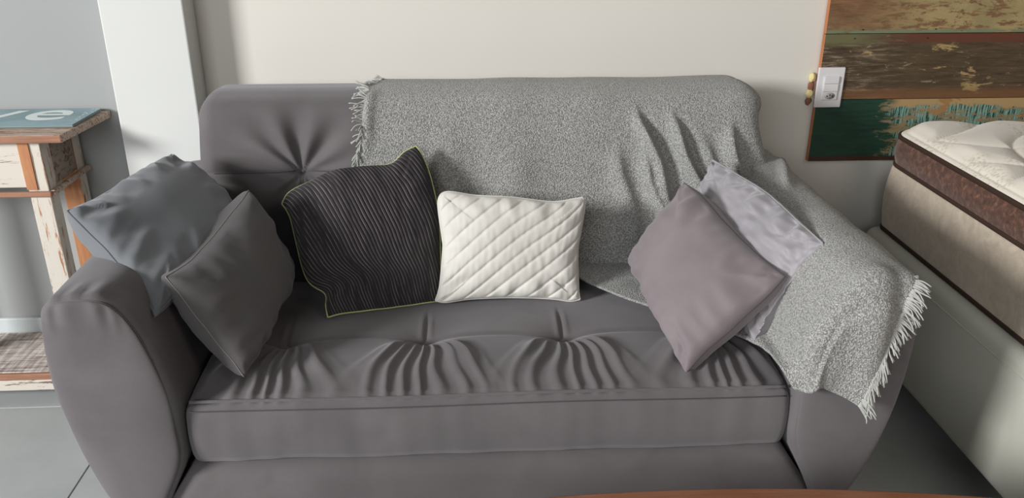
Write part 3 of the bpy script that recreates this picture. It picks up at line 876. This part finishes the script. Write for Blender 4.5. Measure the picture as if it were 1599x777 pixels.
lump('plaster_patch', (1.014, -.004, .846), (.010, .005, .018), M['brick_dust'], pl, 3)
lump('plaster_patch', (1.012, -.004, .803), (.009, .005, .013), M['brick_dust'], pl, 8)

# ================= BED =================
YH, YF = -.11, -2.15
def rounded_slab(name, x0, x1, y0, y1, z0, z1, rc, prof, mat, parent, ncor=12):
    """vertical-profile slab with rounded plan corners; prof: list of (inset, z)"""
    def outline(ins):
        pts = []
        for cx, cy, a0 in ((x1 - rc, y1 - rc, 0), (x0 + rc, y1 - rc, 90), (x0 + rc, y0 + rc, 180), (x1 - rc, y0 + rc, 270)):
            for k in range(ncor + 1):
                a = rad(a0 + 90 * k / ncor); pts.append((cx + (rc - ins) * math.cos(a), cy + (rc - ins) * math.sin(a)))
        return pts
    V = []; m = None
    for ins, z in prof:
        o = outline(ins); m = len(o); V += [(x, y, z) for x, y in o]
    F = grid_faces(len(prof), m, True) + [list(range(m))[::-1], [(len(prof) - 1) * m + i for i in range(m)]]
    return mesh(name, V, F, mat, parent)
def side(z0, z1, r, bulge=0, n=7):
    P = [(r * (1 - math.cos(t)), z0 + r * (1 - math.sin(t))) for t in np.linspace(0, math.pi / 2, 6)][::-1]
    P = [(r * (1 - math.sin(t)), z0 + r * (1 - math.cos(t))) for t in np.linspace(0, math.pi / 2, 6)]
    Q = [(-bulge * math.sin(math.pi * k / (n + 1)), z0 + r + (z1 - z0 - 2 * r) * k / (n + 1)) for k in range(1, n + 1)]
    R = [(r * (1 - math.cos(t)), z1 - r * (1 - math.sin(t))) for t in np.linspace(0, math.pi / 2, 6)]
    return P + Q + R
bed = empty('bed_base', (1.9, -1.1, 0), 'off-white leatherette trundle bed base low on the floor under the beige box spring', 'bed base')
rounded_slab('base_box', 1.19, 2.62, YF, YH, .10, .445, .04, side(.10, .447, .028, .004), M['leather'], bed)
tube('base_seam', [(1.1885, y, .405) for y in np.linspace(YF + .05, YH - .05, 30)], .0016, M['leather'], bed)
for x in (1.27, 2.5):
    for y in (-2.0, -1.1, -.2):
        mesh('foot', *tube_arrays([(x, y, 0), (x, y, .102)], .025, 12), M['brown_tape'], bed)
bx = empty('box_spring', (1.9, -1.1, .447), 'beige suede box spring standing between the white base and the mattress', 'box spring')
rounded_slab('box_body', 1.222, 2.6, YF, YH - .01, .449, .652, .05, side(.449, .652, .018, .008), M['beige'], bx)
rounded_slab('bottom_band', 1.220, 2.602, YF - .002, YH - .008, .448, .464, .05, side(.448, .464, .006), M['brown_tape'], bx)
mt = empty('mattress', (1.9, -1.1, .652), 'thin mattress with brown jacquard sides and cream quilted top on the beige box spring', 'mattress')
rounded_slab('side_border', 1.212, 2.61, YF - .005, YH - .015, .654, .742, .085, side(.654, .742, .012, .006), M['jacquard'], mt)
rounded_slab('lower_tape', 1.208, 2.614, YF - .008, YH - .012, .653, .665, .087, side(.653, .665, .005), M['brown_tape'], mt)
rounded_slab('upper_tape', 1.208, 2.614, YF - .008, YH - .012, .733, .746, .087, side(.733, .746, .005), M['brown_tape'], mt)
# quilted top
x0, x1, y0, y1, rc = 1.212, 2.60, YF, YH - .018, .085
n, m = 330, 300
gx = x0 + (x1 - x0) * (np.linspace(0, 1, m) ** 1.25); gy = np.linspace(y1, y0, n)
GX, GY = np.meshgrid(gx, gy)
# pull corners to rounded plan
def rplan(X, Y):
    cxx, cyy = (x0 + x1) / 2, (y0 + y1) / 2; hx, hy = (x1 - x0) / 2, (y1 - y0) / 2
    a = (X - cxx) / hx; b = (Y - cyy) / hy
    qx = np.clip(np.abs(X - cxx) - (hx - rc), 0, None); qy = np.clip(np.abs(Y - cyy) - (hy - rc), 0, None)
    q = np.maximum(qx, qy); r = np.hypot(qx, qy) + 1e-9
    s = q / r
    return cxx + np.sign(a) * (np.minimum(np.abs(X - cxx), hx - rc) + qx * s), cyy + np.sign(b) * (np.minimum(np.abs(Y - cyy), hy - rc) + qy * s), rc - q
RX, RY, ed = rplan(GX, GY)
def quilt_top(X, Y):
    # ovals linked by curved stitching
    a = X * 6.2 + .40 * np.sin(Y * 13); b = Y * 7.6 + .40 * np.sin(X * 11)
    f = np.abs(np.sin(math.pi * (a + b) * .5 * 1.0)); g = np.abs(np.sin(math.pi * (a - b) * .5))
    w_ = np.minimum(f, g)
    return .024 * (np.clip(w_, 0, 1) ** .45) - .008
edge = np.minimum.reduce([RX - x0, x1 - RX, RY - y0, y1 - RY])
q = np.clip(ed, 0, rc)
inner = np.minimum(edge, np.where((np.abs(RX - (x0 + x1) / 2) > (x1 - x0) / 2 - rc) & (np.abs(RY - (y0 + y1) / 2) > (y1 - y0) / 2 - rc), q, 9))
rise = .024 * (1 - (1 - np.clip(inner / .05, 0, 1)) ** 2)
TZ = .744 + rise + quilt_top(RX, RY) * sstep(inner, .018, .06) - .004 * gauss(inner - .016, .004)
top = np.stack([RX, RY, TZ], -1)
V = np.vstack([top.reshape(-1, 3)]); Fq = grid_faces(n, m)
rim = np.concatenate([np.arange(m), np.arange(1, n) * m + m - 1, (n - 1) * m + np.arange(m - 2, -1, -1), np.arange(n - 2, 0, -1) * m])
lowv = V[rim].copy(); lowv[:, 2] = .741; k = len(V); V = np.vstack([V, lowv]); L = len(rim)
Fq += [[int(rim[i]), int(rim[(i + 1) % L]), k + (i + 1) % L, k + i] for i in range(L)] + [[k + i for i in range(L)]]
mesh('quilted_top', V, Fq, M['damask'], mt)

# ================= SIDE TABLE =================
tb = empty('side_table', (-1.33, -.135, 0), 'rustic side table of worn whitewashed wood with a low shelf, left of the sofa', 'side table')
TXL, TXR = -1.66, -1.035
tt = box('table_top', (TXL, -.270, .779), (TXR, -.004, .800), [M['wood_x'], M['wood_edge']], tb, bev=.003, midx=lambda n: 1 if n.y < -.5 else 0, skew=lambda v: (v.x + (.010 if v.y > -.1 else -.016) * (v.x > -1.1), v.y, v.z))
for nm, xa, xb in (('l', -1.60, -1.548), ('r', -1.175, -1.122)):
    for ya, yb in ((-.245, -.195), (-.062, -.016)):
        if ya < -.1:
            box('leg', (xa, ya, 0), (xb, yb, .778), [M['orange_z'], M['white_z']], tb, bev=.002, midx=lambda n: 1 if n.y < -.5 or n.x < -.5 else 1)
            box('leg_strip', (xa - .002, ya - .004, .646), (xa + .026, ya + .01, .777), M['orange_z'], tb, bev=.001)
        else:
            box('leg', (xa, ya, 0), (xb, yb, .778), [M['orange_z'], M['white_z']], tb, bev=.002, midx=lambda n: 1 if n.x > .5 else 0)
dfr = box('drawer_front', (-1.546, -.240, .650), (-1.177, -.222, .776), M['white_x'], tb, bev=.002)
box('apron', (-1.546, -.222, .648), (-1.177, -.205, .778), M['wood_x'], tb, bev=.001)
box('apron', (-1.132, -.194, .645), (-1.124, -.064, .778), M['side_panel'], tb, bev=.001)
box('apron', (-1.598, -.194, .645), (-1.590, -.064, .778), M['side_panel'], tb, bev=.001)
box('apron', (-1.546, -.040, .645), (-1.177, -.025, .778), M['side_panel'], tb, bev=.001)
box('moulding', (-1.612, -.256, .627), (-1.113, -.244, .642), M['wood_edge'], tb, bev=.004, seg=3)
box('moulding', (-1.122, -.2435, .627), (-1.108, -.008, .642), M['wood_x'], tb, bev=.004, seg=3)
box('moulding', (-1.616, -.2435, .627), (-1.602, -.008, .642), M['wood_x'], tb, bev=.004, seg=3)
knob_pts = [(-1.3615, -.240 - t, .713) for t in np.linspace(0, .024, 7)]
mesh('knob', *tube_arrays(knob_pts, .013, 14, 0, np.array([.5, .5, .55, .9, 1, .9, .5])), M['wood_edge'], dfr)
sh = box('shelf', (-1.62, -.262, .066), (-1.10, -.018, .098), M['shelf'], tb, bev=.002)
box('shelf_moulding', (-1.625, -.274, .076), (-1.095, -.262, .097), M['wood_edge'], tb, bev=.004, seg=3)
box('shelf_lip', (-1.622, -.270, .040), (-1.098, -.250, .0745), M['white_x'], tb, bev=.002)

# magazine
mg = empty('magazine', (-1.21, -.135, .8005), 'teal covered magazine with big white lettering on the left side table', 'magazine')
def mskew(v):
    return (v.x + (v.y + .10) * .03, v.y, v.z)
box('pages', (-1.428, -.1935, .8012), (-1.047, -.0165, .8085), M['paper'], mg, bev=.0008, seg=1, skew=mskew)
box('cover', (-1.430, -.1955, .8086), (-1.045, -.0145, .8096), M['cover'], mg, bev=.0004, seg=1, skew=mskew)
def lettering(txt, x, y, size, mat, name, sx=1.0):
    cu = bpy.data.curves.new(name, 'FONT'); cu.body = txt; cu.size = size; cu.extrude = .0002; cu.offset = size * .008; cu.shear = .1
    to = bpy.data.objects.new('t', cu); col.objects.link(to)
    bpy.context.view_layer.update()
    me = bpy.data.meshes.new_from_object(to.evaluated_get(bpy.context.evaluated_depsgraph_get()))
    bpy.data.objects.remove(to)
    for v in me.vertices: v.co.x *= sx
    me.materials.clear(); me.materials.append(mat); me.name = name
    o = bpy.data.objects.new(name, me); col.objects.link(o); o.parent = mg
    o.location = Vector((x, y, .8099)) - mg.location
    return o
lettering('v', -1.352, -.142, .225, M['white_ink'], 'title_letter', 1.1)
lettering('e', -1.226, -.142, .225, M['white_ink'], 'title_letter', 1.2)

# ================= COFFEE TABLE (near edge of frame) =================
ct = empty('coffee_table', (.33, -1.62, 0), 'orange-brown wooden coffee table with bowed edge in front of the sofa', 'coffee table')
pts = []
for k in range(41):
    x = -.40 + 1.46 * k / 40; pts.append((x, -1.303 - ((x - .33) ** 2) / (2 * 3.0)))
for k in range(41):
    x = 1.06 - 1.46 * k / 40; pts.append((x, -1.80 + ((x - .33) ** 2) / (2 * 3.0)))
P = np.array(pts); V = []
for ins, z in ((.006, .415), (0, .421), (0, .443), (.002, .4475), (.007, .45)):
    q = inset_profile(P, ins); V += [(x, y, z) for x, y in q]
m = len(P)
mesh('table_top', V, grid_faces(5, m, True) + [list(range(m))[::-1], [4 * m + i for i in range(m)]], M['table_orange'], ct)
for x in (-.28, .94):
    for y in (-1.46, -1.66):
        mesh('leg', *tube_arrays([(x, y, 0), (x, y, .2), (x, y, .416)], .022, 14, 0, np.array([.7, .9, 1.1])), M['table_orange'], ct)
